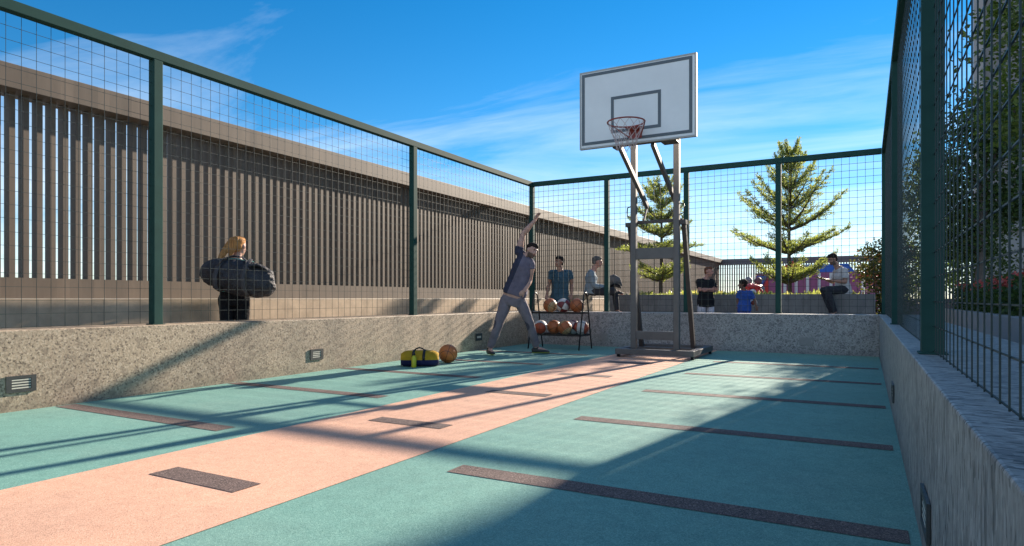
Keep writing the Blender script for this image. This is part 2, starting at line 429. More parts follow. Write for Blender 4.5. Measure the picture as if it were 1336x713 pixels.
# ------------------------------------------------------------------ louvre walls outside the court
YF = 37.0
root = thing('louvre_wall', 'tall tan wall of upright louvre slats on a stone base left of the court', 'wall', (-7.1, 10, 0))
MB().box((-7.45, -8, -.02), (-6.86, YF, .85)).build('plinth', M['stone'], root, bevel=.006)
MB().box((-7.30, -8, .851), (-7.06, YF, 1.05)).build('bottom_rail', M['tan_metal'], root)
MB().box((-7.36, -8, 2.82), (-6.99, YF, 3.05)).build('top_beam', M['tan_metal'], root, bevel=.006)
mb = MB(); y = -2.0
while y < YF - .1:
    mb.box((-7.255, y, 1.05), (-7.15, y + .049, 2.82)); y += .1175
mb.build('slat_panel', M['tan_metal'], root)
root = thing('louvre_wall', 'far grey louvre screen across the back, bright sky between its slats', 'wall', (0, YF, 0))
MB().box((-7.5, YF, -.02), (14, YF + .3, .85)).build('plinth', M['planter'], root)
MB().box((-7.5, YF, 2.72), (14, YF + .35, 3.04)).build('top_beam', M['far_white'], root)
mb = MB(); x = -7.4
while x < 14: mb.box((x, YF + .08, .85), (x + .062, YF + .16, 2.72)); x += .125
mb.build('slat_panel', M['far_white'], root)

# ------------------------------------------------------------------ wall lights
def wall_light(label, x, y, z, face, w=.20, h=.125, fins=4, fm='lamp_frame', gm='lamp_glass'):
    """face: +1 court is on +x side (left wall), -1 right wall, 0 back wall"""
    root = thing('wall_light', label, 'light', (x, y, z), 'recessed step lights in the low walls')
    def P(u, n, v):
        if face == 0: return (x + u, y - n, z + v)
        return (x + face * n, y + u, z + v)
    f = MB(); d = .012; b = .022
    f.box(P(-w/2, .002, -h/2), P(w/2, d, -h/2 + b)); f.box(P(-w/2, .002, h/2 - b), P(w/2, d, h/2))
    f.box(P(-w/2, .002, -h/2 + b), P(-w/2 + b * 1.6, d, h/2 - b)); f.box(P(w/2 - b * 1.6, .002, -h/2 + b), P(w/2, d, h/2 - b))
    f.box(P(-w/2 + .004, .001, -h/2 + .004), P(w/2 - .004, .008, h/2 - .004))
    f.build('frame', M[fm], root)
    hh = h - 2 * b
    for i in range(fins):
        zz = -hh / 2 + hh * (i + .5) / fins
        MB().box(P(-w/2 + b * 1.7, .009, zz - hh / fins * .22), P(w/2 - b * 1.7, d - .004, zz + hh / fins * .22)).build('louvre', M[gm], root)
wall_light('louvred step light on the left wall nearest the viewer', XL, 2.47, .205, 1)
wall_light('louvred step light on the left wall midway along', XL, 5.46, .2, 1)
wall_light('small square step light on the left wall behind the stretching man', XL, 9.04, .215, 1, .20, .12, 1)
wall_light('near louvred step light on the shaded right wall', XR, 2.40, .175, -1, .25)
wall_light('farther louvred step light on the shaded right wall', XR, 5.2, .2, -1, .25)
wall_light('step light on the far wall right of the hoop stand', -.80, YB, .195, 0, fm='lamp_pale', gm='lamp_pale')
wall_light('step light on the far wall between ball rack and hoop stand', -4.10, YB, .165, 0, fm='lamp_pale', gm='lamp_pale')

# ------------------------------------------------------------------ basketball hoop
root = thing('basketball_hoop', 'portable grey steel basketball hoop with white backboard on the orange lane', 'basketball hoop', (-2.64, 9.5, 0))
b = MB(); zb0, zb1 = .045, .125
b.box((-3.20, 8.92, zb0), (-2.07, 9.02, zb1)); b.box((-3.20, 10.10, zb0), (-2.07, 10.20, zb1))
b.box((-3.20, 9.021, zb0), (-3.11, 10.099, zb1)); b.box((-2.16, 9.021, zb0), (-2.07, 10.099, zb1))
b.box((-3.109, 9.58, zb0 + .01), (-2.161, 9.66, zb1 - .01)); b.build('base_frame', M['grey_steel'], root, bevel=.005)
for (x, y) in ((-3.17, 8.99), (-2.10, 8.99), (-3.17, 10.13), (-2.10, 10.13)):
    wl = MB(); wl.loft([(x - .02, y, .03), (x + .02, y, .03)], [.03, .03], 14); wl.build('wheel', M['black_steel'], root, smooth=False)
for x in (-2.965, -2.34):
    p = MB(); p.box((x - .04, 9.03, .125), (x + .04, 9.12, 3.2)); p.build('post', M['grey_steel'], root, bevel=.005)
MB().box((-2.925, 9.04, 1.42), (-2.38, 9.10, 1.58)).build('cross_plate', M['grey_steel'], root, bevel=.004)
MB().box((-2.925, 9.04, .26), (-2.38, 9.10, .38)).build('cross_plate', M['grey_steel'], root, bevel=.004)
for x, xs in ((-3.045, -3.02), (-2.255, -2.235)):
    q = MB(); q.bar((x, 9.13, 1.93), (xs, 9.62, .10), .06, .06); q.box((x - .045, 9.05, 1.90), (x + .045, 9.16, 1.96)); q.build('brace', M['dark_steel'], root)
for x in (-2.86, -2.42):
    q = MB(); q.bar((x, 8.17, 2.86), (x, 9.38, 2.22), .05, .07); q.build('arm', M['grey_steel'], root, bevel=.004)
    q = MB(); q.bar((x, 9.36, 2.21), (x, 9.20, 1.98), .025, .03); q.ball((x, 9.38, 2.22), .03, 10, 6); q.build('link', M['grey_steel'], root)
MB().bar((-3.0, 9.19, 1.97), (-2.28, 9.19, 1.97), .05, .045).build('link_bar', M['dark_steel'], root)
for x, s in ((-3.005, -1), (-2.30, 1)):
    q = MB(); pts = [(x, 9.08, 2.04), (x + s * .06, 9.08, 2.06), (x + s * .065, 9.08, 2.12), (x + s * .06, 9.08, 2.18), (x, 9.08, 2.20)]
    q.loft(pts, [.009] * 5, 8, side=(0, 1, 0)); q.build('handle', M['black_steel'], root, smooth=True)
bx0, bx1, bz0, bz1, by = -3.38, -1.86, 2.885, 3.885, 8.08
q = MB(); q.box((bx0, by, bz0), (bx1, by + .03, bz1)); bb = q.build('backboard', M['board'], root)
q = MB(); e = .02
q.box((bx0 - e, by - .004, bz0 - e), (bx1 + e, by + .045, bz0)); q.box((bx0 - e, by - .004, bz1), (bx1 + e, by + .045, bz1 + e))
q.box((bx0 - e, by - .004, bz0), (bx0, by + .045, bz1)); q.box((bx1, by - .004, bz0), (bx1 + e, by + .045, bz1)); q.build('edge_frame', M['alu'], bb)
def ring(mb, x0, x1, z0, z1, w, y):
    mb.box((x0, y - .003, z0), (x1, y, z0 + w)); mb.box((x0, y - .003, z1 - w), (x1, y, z1))
    mb.box((x0, y - .003, z0 + w), (x0 + w, y, z1 - w)); mb.box((x1 - w, y - .003, z0 + w), (x1, y, z1 - w))
q = MB(); ring(q, bx0 + .012, bx1 - .03, bz0 + .03, bz1 - .012, .04, by); q.build('border_line', M['board_line'], bb)
cx = (bx0 + bx1) / 2
q = MB(); ring(q, cx - .335, cx + .335, bz0 + .15, bz0 + .63, .04, by); q.build('target_square', M['board_line'], bb)
q = MB(); q.box((-2.95, by + .031, 2.86), (-2.30, by + .09, 2.94)); q.box((-2.30, 8.13, 2.85), (-2.10, 8.30, 2.87)); q.box((-2.95, 8.13, 2.85), (-2.86, 8.30, 2.87)); q.build('board_bracket', M['dark_steel'], root)
rz, ry = 3.05, by - .375
q = MB(); q.torus((cx, ry, rz), .23, .0095); q.box((cx - .085, by - .014, rz - .12), (cx + .085, by - .004, rz + .03))
for s in (-1, 1): q.bar((cx + s * .07, by - .012, rz - .11), (cx + s * .20, ry + .12, rz - .008), .012, .012); q.bar((cx + s * .06, by - .012, rz), (cx + s * .07, ry + .20, rz), .012, .012)
q.add([(cx - .085, by - .016, rz - .005), (cx + .085, by - .016, rz - .005), (cx + .085, ry + .215, rz - .005), (cx - .085, ry + .215, rz - .005),
       (cx - .085, by - .016, rz - .012), (cx + .085, by - .016, rz - .012), (cx + .085, ry + .215, rz - .012), (cx - .085, ry + .215, rz - .012)],
      [(0,1,2,3),(7,6,5,4),(0,4,5,1),(1,5,6,2),(2,6,7,3),(3,7,4,0)])
rim = q.build('rim', M['rim'], root, smooth=False)
net = MB(); levels = [(.0, .225), (.07, .205), (.14, .175), (.21, .145), (.28, .125), (.34, .12)]; nn = 12
for i in range(len(levels) - 1):
    for j in range(nn):
        a0 = 2 * math.pi * (j + .5 * (i % 2)) / nn
        for s in (-.5, .5):
            a1 = a0 + s * 2 * math.pi / nn
            p = (cx + levels[i][1] * math.cos(a0), ry + levels[i][1] * math.sin(a0), rz - levels[i][0])
            r_ = (cx + levels[i + 1][1] * math.cos(a1), ry + levels[i + 1][1] * math.sin(a1), rz - levels[i + 1][0])
            net.tube(p, r_, .0032, n=4)
net.build('net', M['net'], rim)

# ------------------------------------------------------------------ ball rack and balls
root = thing('ball_rack', 'two-tier black tubular ball rack standing by the far wall', 'rack', (-4.57, 9.98, 0))
yf, yr_ = 9.70, 10.26
for x in (-5.03, -4.10):
    pts = [(x, yf, 0), (x, yf + .20, .86)]
    for i in range(1, 6):
        a = math.pi * (1 - i / 6); pts.append((x, 9.98 + .08 * math.cos(a), .87 + .08 * math.sin(a)))
    pts += [(x, yr_ - .20, .86), (x, yr_, 0)]
    q = MB(); q.loft(pts, [.0125] * len(pts), 8, side=(1, 0, 0)); q.build('side_frame', M['black_steel'], root, smooth=True)
for zf, y0, y1 in ((.24, yf + .07, yr_ - .07), (.61, yf + .16, yr_ - .16)):
    q = MB()
    for y in (y0, y1): q.bar((-5.03, y, zf), (-4.10, y, zf), .018, .03)
    for x in (-5.03, -4.10): q.bar((x, y0, zf), (x, y1, zf), .018, .03)
    m = (y0 + y1) / 2; g = .055 if zf > .4 else .14
    for y in ((m - g, m + g) if zf > .4 else (y0 + .06, m - .04, m + .04, y1 - .06)): q.bar((-5.03, y, zf - .005), (-4.10, y, zf - .005), .012, .012)
    q.build('shelf', M['black_steel'], root)
OR, TAN, WHT, MAR = (.42, .12, .035), (.50, .33, .16), (.62, .58, .55), (.18, .025, .03)
BM = {'orange': ballmat('orange_ball', OR, OR, ''), 'tan': ballmat('tan_ball', OR, TAN, 'half'), 'maroon': ballmat('maroon_ball', MAR, WHT, 'panel'),
      'redwhite': ballmat('red_white_ball', WHT, (.40, .075, .03), 'half'), 'bright': ballmat('bright_orange_ball', (.60, .17, .035), (.60, .17, .035), '')}
def basketball(label, loc, mat, rot, r=.12, group='basketballs on the rack'):
    q = MB(); q.ball((0, 0, 0), r, 32, 20); o = q.build('basketball', BM[mat], smooth=True)
    o.location = loc; o.rotation_euler = rot; return tag(o, label, 'ball', group)
zt, zl = .61 + .11 + .014, .24 + .11 + .014
basketball('tan and orange basketball, left one on the upper rack shelf', (-4.75, 9.98, zt), 'tan', (.4, .3, 1.3))
basketball('maroon and white panelled basketball in the middle of the upper rack shelf', (-4.50, 9.98, zt), 'maroon', (.5, .5, .4))
basketball('plain orange basketball at the right end of the upper rack shelf', (-4.25, 9.98, zt), 'orange', (.2, .8, .5))
basketball('red basketball with white side, left end of the lower rack shelf', (-4.88, 9.87, zl), 'redwhite', (.3, .2, .35))
basketball('deep orange basketball, second from left on the lower rack shelf', (-4.66, 9.95, zl), 'orange', (1.1, .2, .9))
basketball('tan and orange basketball low in front on the lower rack shelf', (-4.42, 9.86, zl), 'tan', (.9, .1, 1.6))
basketball('white and maroon basketball at the back of the lower rack shelf', (-4.36, 10.10, zl), 'maroon', (1.2, .4, .2))
basketball('orange basketball with white side, right end of the lower rack shelf', (-4.16, 9.97, zl), 'redwhite', (.2, .9, 1.9))
basketball('orange basketball lying on the floor beside the yellow sports bag', (-4.83, 7.02, .124), 'bright', (.7, .3, .5), .124, 'basketballs on the court floor')

# ------------------------------------------------------------------ frames for figures: a metre to the right of view, b metres away, z up
YAW = R(28.845); AX = Vector((math.cos(YAW), math.sin(YAW), 0)); BX = Vector((-math.sin(YAW), math.cos(YAW), 0)); ZX = Vector((0, 0, 1))
class Frame:
    """drawing frame of a figure: (u, v) in sketch units of S per metre about u0 and eye level"""
    def __init__(s, u0, S):
        s.u0 = u0; s.S = S; d = 838.37 / S; s.P = AX * (u0 - 668) / S + BX * d
    def __call__(s, u, v, b=0): return s.P + AX * ((u - s.u0) / s.S) + BX * b + ZX * (EYE + (389.9 - v) / s.S)

# sports bag and bottle
f = Frame(548, 103.5)
root = thing('sports_bag', 'small yellow and navy sports bag lying on the teal floor', 'bag', f.P)
q = MB(); pts = []; rad = []
for i in range(13):
    tt = i / 12; a = -.235 + .47 * tt; e = 1 - abs(2 * tt - 1) ** 6 * .35
    pts.append(f.P + AX * a + BX * .10 * a + ZX * (.085)); rad.append((.12 * e, .115 * e))
q.loft(pts, rad, 20, side=BX)
for i, v in enumerate(q.v):
    if v.z < .012: q.v[i].z = .006 + (v.z + .04) * .08
q.mi = [1 if sum(q.v[i].z for i in fc) / len(fc) < .085 else 0 for fc in q.f]
by_, bn_ = cloth('yellow_bag_cloth', (.46, .27, .02), .2, .5), cloth('navy_bag_cloth', (.02, .022, .075), .2, .5)
body = q.build('bag_body', [by_, bn_], root, smooth=True)
for a in (-.07, .06):
    q = MB(); q.loft([f.P + AX * a + BX * (.10 * a) + ZX * .085 + (BX * -math.cos(th) * .125 + ZX * math.sin(th) * .122) for th in [math.pi * j / 12 for j in range(0, 13)]], [(.016, .004)] * 13, 8, side=AX)
    q.build('strap', M['black_steel'], root, smooth=True)
q = MB(); q.loft([f.P + AX * a + ZX * (.20 + .035 * math.sin(math.pi * (a + .07) / .13)) + BX * -.01 for a in (-.07, -.045, -.005, .035, .06)], [.009] * 5, 8, side=BX); q.build('carry_handle', M['black_steel'], root, smooth=True)
bp = f.P + AX * -.05 - BX * .175
q = MB(); q.loft([bp + ZX * z for z in (0, .012, .12, .145, .15)], [.028, .031, .031, .018, .016], 16)
ho = tag(bpy.data.objects.new('drink_bottle', None), 'yellow drink bottle standing in front of the sports bag', 'bottle'); C.objects.link(ho); ho.location = bp
q.build('bottle_body', paint('yellow_plastic', (.55, .5, .02), .35, 0, .08), ho, smooth=True)
q = MB(); q.loft([bp + ZX * z for z in (.15, .158, .175, .18)], [.017, .019, .015, .010], 14); q.build('cap', M['black_steel'], ho, smooth=True)

# ------------------------------------------------------------------ people
def perp(a, b): return a.cross(b).normalized()
def limb(mb, pts, radii, n=12, dome=True): mb.loft(pts, radii, n, dome=dome)
def smoothlimb(mb, a, b, c, ra, rb, rc, bulge=1.12, n=12):
    """two-bone limb with muscle bulges, tapering to the wrist or ankle"""
    a, b, c = Vector(a), Vector(b), Vector(c)
    limb(mb, [a, a.lerp(b, .35), a.lerp(b, .75), b], [ra, ra * bulge * .95, rb * 1.06, rb], n)
    limb(mb, [b, b.lerp(c, .3), b.lerp(c, .7), c], [rb, rb * bulge, (rb + rc) / 2 * 1.0, rc], n)
def hand(mb, wrist, d, nrm, s=1, curl=.5, spread=.0, left=1):
    """palm, four unequal bent fingers and a thumb from the palm's side"""
    d = d.normalized(); nrm = (nrm - d * nrm.dot(d)).normalized(); x = d.cross(nrm).normalized() * left
    w = wrist
    mb.loft([w - d * .01 * s, w + d * .03 * s, w + d * .07 * s, w + d * .088 * s], [(.026 * s, .018 * s), (.036 * s, .018 * s), (.041 * s, .016 * s), (.038 * s, .013 * s)], 10, side=x)
    for i, (off, ln) in enumerate(((-.030, .062), (-.010, .076), (.010, .071), (.029, .056))):
        p = w + d * .082 * s + x * off * s; dd = (d + x * off * 6 * spread).normalized(); pts = [p - d * .02 * s]
        ang = 0
        for j in range(3):
            ang += curl * (.5 + .35 * j); q_ = pts[-1] if j else p
            st = (dd * math.cos(ang) + nrm * math.sin(ang)) * ln * s / 3 * (1.15 - .15 * j)
            if j == 0: pts.append(p)
            pts.append(pts[-1] + st)
        limb(mb, pts, [.0095 * s, .0095 * s, .009 * s, .0085 * s, .0075 * s], 8)
    p = w + d * .025 * s - x * .03 * s
    t1 = p + (d * .7 - x * .75 + nrm * .25).normalized() * .04 * s; t2 = t1 + (d * .9 - x * .25 + nrm * (.2 + curl * .5)).normalized() * .03 * s
    limb(mb, [p, t1, t2], [.012 * s, .0105 * s, .0085 * s], 8)
def headshape(mb, c, up, fwd, s=1):
    up = up.normalized(); fwd = (fwd - up * fwd.dot(up)).normalized(); x = fwd.cross(up).normalized()
    rot = Matrix((x, fwd, up)).transposed()
    mb.ball(c + up * .025 * s - fwd * .01 * s, (.074 * s, .094 * s, .088 * s), 18, 12, rot)
    mb.ball(c - up * .035 * s + fwd * .025 * s, (.058 * s, .066 * s, .078 * s), 16, 10, rot)
    mb.ball(c - up * .092 * s + fwd * .062 * s, (.026 * s, .022 * s, .02 * s), 10, 8, rot)
    mb.loft([c + up * .015 * s + fwd * .08 * s, c - up * .012 * s + fwd * .102 * s, c - up * .03 * s + fwd * .098 * s], [.010 * s, .014 * s, .017 * s], 8, dome=True)
    mb.ball(c + up * .03 * s + fwd * .078 * s, (.05 * s, .014 * s, .010 * s), 10, 6, rot)
    for sg in (-1, 1): mb.ball(c + x * sg * .076 * s - up * .012 * s - fwd * .012 * s, (.010 * s, .020 * s, .032 * s), 8, 6, rot)
    return x, fwd, up
def hairshape(mb, c, x, fwd, up, s=1, long=False, full=1.0):
    rot = Matrix((x, fwd, up)).transposed()
    mb.ball(c + up * .045 * s - fwd * .025 * s, (.082 * s * full, .094 * s * full, .082 * s * full), 18, 12, rot)
    mb.ball(c + up * .0 * s - fwd * .055 * s, (.072 * s * full, .052 * s * full, .075 * s), 14, 10, rot)
    mb.ball(c + up * .072 * s + fwd * .022 * s, (.066 * s * full, .064 * s, .052 * s), 14, 8, rot)
HAIRS = {}
def hairmat(col):
    if col not in HAIRS:
        t = NT('hair'); n = t.noise(60, 3, .6, t.co((1, 1, .15)))
        HAIRS[col] = t.out(t.ramp(n, [(.3, k(col, .6)), (.7, k(col, 1.5))]), .75, 0, .15)
    return HAIRS[col]

def person(label, F, J, skin, hair, shirt, trouser, shoe, face, headup=(0, 0, 1), s=1.0, build=1.0, sleeve=.45, beard=None, hands=None,
           shortleg=None, voxel=.009, shirt_paint=None, longsleeve=False, hairfull=1.0, torso=None, hem=.0, chestdir=None, trouser_paint=None, waist=.08, arm=1.0):
    """J: joints in world space. One continuous body mesh, hair and clothes as children."""
    base = Vector((J['hipL'] + J['hipR']) / 2); base.z = min(J['ankL'].z, J['ankR'].z) - .08
    root = thing('person', label, 'person', base)
    face = Vector(face).normalized(); cd = Vector(chestdir if chestdir is not None else face)
    pel = (J['hipL'] + J['hipR']) / 2; nk = J['neck']; B = build * s
    spine = (nk - pel).normalized()
    sh = (J['shR'] - J['shL']); shc = (J['shR'] + J['shL']) / 2
    hipv = (J['hipR'] - J['hipL']).normalized(); shv = sh.normalized()
    bm_ = MB(); shb = MB(); trb = MB()
    P0 = pel - spine * .07 * s; P1 = pel + spine * .06 * s; P2 = pel.lerp(shc, .42); P3 = pel.lerp(shc, .78); P4 = shc + spine * .005
    def trunk(mb, pts, rr, infl):
        """rings whose across-direction turns from the hips to the shoulders"""
        n = 18; vs = []; fs = []
        for i, (p, (ra, rb)) in enumerate(zip(pts, rr)):
            tt = i / (len(pts) - 1); x = hipv.lerp(shv, tt); d = (pts[min(i + 1, len(pts) - 1)] - pts[max(i - 1, 0)]).normalized()
            x = (x - d * x.dot(d)).normalized(); y = d.cross(x)
            for j in range(n):
                a = 2 * math.pi * j / n; ca, sa = math.cos(a), math.sin(a)
                sq = (abs(ca) ** 3 + abs(sa) ** 3) ** (-1 / 3) * .5 + .5
                vs.append(p + x * (ra + infl) * ca * sq + y * (rb + infl) * sa * sq)
        for i in range(len(pts) - 1):
            for j in range(n):
                k2 = (j + 1) % n; fs.append((i * n + j, i * n + k2, (i + 1) * n + k2, (i + 1) * n + j))
        fs.append(tuple(range(n - 1, -1, -1))); fs.append(tuple((len(pts) - 1) * n + j for j in range(n))); mb.add(vs, fs)
    hw = (J['hipR'] - J['hipL']).length / 2 + .075 * B; sw = sh.length / 2
    rr = [(hw * .9, .10 * B), (hw, .115 * B), (hw * .88, .10 * B), (min(sw * .92, .19 * B), .118 * B), (sw * .64, .078 * B), (.064 * B, .06 * B)]
    if torso: rr = [(a * torso[0], b * torso[1]) for a, b in rr]
    tp = [P0, P1, P2, P3, P4, nk]
    trunk(bm_, tp, rr, 0)
    # arms and legs
    for q_ in 'LR':
        smoothlimb(bm_, J['sh' + q_], J['el' + q_], J['wr' + q_], .050 * B * arm, .038 * B * arm, .026 * B * arm)
        smoothlimb(bm_, J['hip' + q_], J['kn' + q_], J['ank' + q_], .082 * B, .055 * B, .038 * B)
        limb(bm_, [J['sh' + q_], P4.lerp(J['sh' + q_], .4)], [.056 * B, .062 * B])
        tdir = (J['toe' + q_] - J['ank' + q_]); tdir.z = 0
        limb(bm_, [J['ank' + q_] + ZX * -.01, J['ank' + q_] + tdir * .5 + ZX * -.035, J['toe' + q_] - tdir * .15], [.036 * s, .034 * s, .028 * s])
        hd = (hands or {}).get(q_, {})
        dd = Vector(hd.get('d', (J['wr' + q_] - J['el' + q_]))); nn_ = Vector(hd.get('n', cd))
        hand(bm_, J['wr' + q_], dd, nn_, s * .95, hd.get('curl', .45), hd.get('spread', .2), hd.get('left', 1 if q_ == 'L' else -1))
    hc = J['head']; hu = Vector(headup)
    limb(bm_, [nk - spine * .03, nk.lerp(hc, .6)], [.056 * B, .052 * B])
    x, fw, up = headshape(bm_, hc, hu, face, s)
    mats = [skin, M['eye'], M['lip']] + ([beard] if beard else [])
    eyes = [hc + up * .012 * s + fw * .083 * s + x * sg * .030 * s for sg in (-1, 1)]; mouth = hc - up * .055 * s + fw * .086 * s
    def pf(c):
        for e in eyes:
            if (c - e).length < .013 * s: return 1
        m = c - mouth
        if abs(m.dot(up)) < .009 * s and abs(m.dot(x)) < .024 * s and m.length < .035 * s: return 2
        if beard:
            r_ = c - hc; u_, f_, x_ = r_.dot(up) / s, r_.dot(fw) / s, r_.dot(x) / s
            if -.13 < u_ < -.040 and f_ > -.01 + max(0, (u_ + .06)) * .6 and r_.length < .15 * s and not (u_ > -.045 and abs(x_) < .03): return 3
        return 0
    body = solid(bm_, 'body', mats, root, voxel, 2, pf)
    # hair
    if hair:
        hb = MB(); hairshape(hb, hc, x, fw, up, s, full=hairfull); ho_ = solid(hb, 'hair', hair, root, .009, 2, None, .006)
    # shirt
    i0 = .016
    sp_ = [P0 + spine * hem, P1 + spine * hem * .5, P2, P3, P4, P4.lerp(nk, .72)]
    rs = list(rr); f_ = .022 if hem <= 0 else .010; rs[0] = (rr[0][0] + f_, rr[0][1] + f_ + .006); rs[1] = (rr[1][0] + f_ * .6, rr[1][1] + f_ * .6); rs[5] = (.075 * B, .066 * B)
    trunk(shb, sp_, rs, i0)
    for q_ in 'LR':
        a, b, c = J['sh' + q_], J['el' + q_], J['wr' + q_]
        limb(shb, [P4.lerp(a, .4), a], [.07 * B, .068 * B])
        if longsleeve:
            smoothlimb(shb, a, b, b.lerp(c, .86), .062 * B, .052 * B, .042 * B)
        else:
            e = a.lerp(b, sleeve * 1.25)
            shb.loft([a - (b - a).normalized() * .03, a, a.lerp(e, .5), e], [.055 * B, .066 * B, .066 * B, .068 * B], 14)
    solid(shb, 'shirt', shirt if isinstance(shirt, list) else [shirt], root, voxel, 3, shirt_paint, .008)
    # trousers
    if trouser:
        trunk(trb, [P0 - spine * .03, P0, pel + spine * waist], [(hw * .85, .10 * B), (hw * .98, .115 * B), (hw * .97, .112 * B)], .010)
        for q_ in 'LR':
            a, b, c = J['hip' + q_], J['kn' + q_], J['ank' + q_]
            if shortleg: trb.loft([a + (a - b).normalized() * .05, a, a.lerp(b, shortleg)], [.08 * B, .10 * B, .095 * B], 14)
            else:
                e = b.lerp(c, .93)
                trb.loft([a + (a - b).normalized() * .06, a, a.lerp(b, .5), b.lerp(a, .12)], [.075 * B, .101 * B, .09 * B, .074 * B], 14)
                trb.loft([b.lerp(a, .2), b, b.lerp(e, .4), e], [.074 * B, .072 * B, .068 * B, .054 * B], 14)
                trb.ball(b, .074 * B, 12, 8)
        solid(trb, 'trousers', trouser if isinstance(trouser, list) else [trouser], root, voxel, 3, trouser_paint, .010)
    if shoe:
        for q_ in 'LR':
            a, tt = J['ank' + q_], J['toe' + q_]; d = (tt - a); d.z = 0; L_ = d.length; d.normalize(); side = d.cross(ZX)
            g = a.z - .085 * s; sb = MB()
            o_ = Vector((a.x, a.y, g)); pts = []; rad = []
            for tv, zc, rw, rh in ((-.075, .04, .028, .032), (-.05, .045, .037, .044), (.02, .046, .040, .046), (.10, .036, .045, .036), (.16, .028, .042, .027), (.20, .024, .022, .016)):
                pts.append(o_ + d * tv * s + ZX * zc * s); rad.append((rw * s, rh * s))
            sb.loft(pts, rad, 14, side=side); sb.loft([o_ + ZX * .05 * s, o_ + ZX * .105 * s], [.040 * s, .042 * s], 12)
            solid(sb, 'shoe', shoe if isinstance(shoe, list) else [shoe], root, .007, 2, (lambda c, g=g: 1 if c.z < g + .022 else 0) if isinstance(shoe, list) else None)
    return root
M['eye'] = paint('eye', (.03, .022, .02), .3); M['lip'] = paint('lip', (.30, .12, .10), .5)
SK = {'fair': skinmat('fair_skin', (.54, .32, .25)), 'mid': skinmat('tan_skin', (.36, .20, .145)), 'dark': skinmat('brown_skin', (.17, .085, .055)), 'pink': skinmat('pink_skin', (.50, .25, .19))}
HB, HG, HR, HBL = hairmat((.02, .014, .012)), hairmat((.10, .09, .085)), hairmat((.16, .06, .03)), hairmat((.42, .20, .07))
BRD = paint('beard', (.13, .075, .055), .8, 0, .3, 60)
CL = {n: cloth(n + '_cloth', c) for n, c in dict(mauve=(.155, .135, .175), navy=(.045, .046, .075), joggers=(.20, .168, .185), patch=(.075, .07, .09), tealshirt=(.045, .095, .135), taupe=(.14, .125, .12),
      bluegrey=(.22, .27, .31), black=(.014, .014, .017), white=(.55, .54, .60), blue=(.03, .085, .33), royal=(.02, .05, .36), heather=(.50, .47, .46), charcoal=(.035, .035, .042), mint=(.10, .30, .27), grey=(.30, .29, .28)).items()}
SHOE = paint('black_shoe', (.02, .02, .02), .5, 0, .3, 30); SOLE = paint('olive_sole', (.28, .30, .06), .6); WSOLE = paint('white_sole', (.6, .6, .6), .6)

# the stretching man
F = Frame(672, 86.4)
J = dict(hipL=F(661, 391, .02), hipR=F(677, 391, -.03), knL=F(650, 425, -.06), knR=F(690.5, 420, -.02), ankL=F(638.5, 455.5, .0), ankR=F(700.5, 455, .12),
         toeL=F(643.5, 459.5, -.16), toeR=F(716, 459.5, .10), shL=F(676.5, 328, .03), shR=F(693, 344.5, -.04), elL=F(682.5, 305.5, .02), elR=F(691.5, 366, .02),
         wrL=F(697.5, 288.5, -.03), wrR=F(683.5, 380.5, -.14), neck=F(687.5, 333, -.02), head=F(694, 327.5, -.05))
# shirt: dark side panel under the raised arm
ax0 = F(657, 372); ax1 = F(675, 330)
def sp_fn(c):
    r_ = c - ax0; d = (ax1 - ax0).normalized(); n = AX - d * AX.dot(d); n.normalize()
    return 1 if r_.dot(n) < .095 and r_.dot(d) < .62 else 0
def jog_fn(c):
    kn = J_['knR']; m = J_['knL']
    if (c - kn - AX * -.05 + ZX * .06).length < .075: return 1
    if (c - m + AX * .06 - ZX * .02).length < .07: return 1
    return 0
J_ = J
person('bearded man in grey joggers stretching sideways with one arm overhead', F, J, SK['fair'], HB, [CL['mauve'], CL['navy']], [CL['joggers'], CL['patch']], [SHOE, SOLE],
       face=AX * .62 - BX * .75 - ZX * .12, headup=ZX + AX * .42, beard=BRD, voxel=.0075, shirt_paint=sp_fn, trouser_paint=jog_fn, sleeve=.22, hem=.135, waist=.03, arm=1.06, chestdir=-BX + AX * .5, build=.97,
       hands={'L': dict(d=AX * .45 + ZX * .9, n=AX * .8 - BX * .5 - ZX * .2, curl=.35, spread=.5), 'R': dict(d=-AX * .7 - ZX * .45, n=BX, curl=.9)})

# woman with the duffel bag on her back
F = Frame(305, 112)
J = dict(hipL=F(295, 389), hipR=F(314, 389, .04), knL=F(297, 440), knR=F(313, 440, .08), ankL=F(296, 476, .02), ankR=F(313, 476, .10), toeL=F(304, 484, .18), toeR=F(322, 484, .26),
         shL=F(289, 345, -.02), shR=F(324, 346, .06), elL=F(282, 366, .12), elR=F(333, 366, .2), wrL=F(296, 358, .30), wrR=F(322, 356, .36), neck=F(307, 336, .04), head=F(310, 321, .05))
w_ = person('woman with long blonde hair in black leggings carrying a huge duffel bag', F, J, SK['fair'], HBL, CL['mint'], CL['black'], SHOE, waist=.15, face=AX * .15 + BX, headup=ZX, s=.95, build=.92, sleeve=.5, hem=.13, hairfull=.96)
hb = MB(); hb.loft([F(304, 314, .0), F(300, 323, -.05), F(297, 333, -.13), F(294.5, 340, -.18)], [(.045, .045), (.048, .04), (.038, .03), (.014, .012)], 12, side=AX, dome=True)
hb.loft([F(309, 313, -.03), F(307, 323, -.055), F(304, 334, -.07)], [(.045, .04), (.045, .03), (.022, .016)], 12, side=AX, dome=True)
solid(hb, 'ponytail', HBL, w_, .008, 2, None, .008)
G = Frame(313, 115)
root = thing('duffel_bag', 'huge black duffel bag slung across the back of the blonde woman', 'bag', G(313, 372))
t = NT('black_nylon'); n = t.noise(7, 5, .6); t.bump(t.noise(11, 4, .6), .8, .05)
NYL = t.out(t.ramp(n, [(.3, (.018, .018, .023)), (.7, (.058, .055, .065))]), .62, 0, .35)
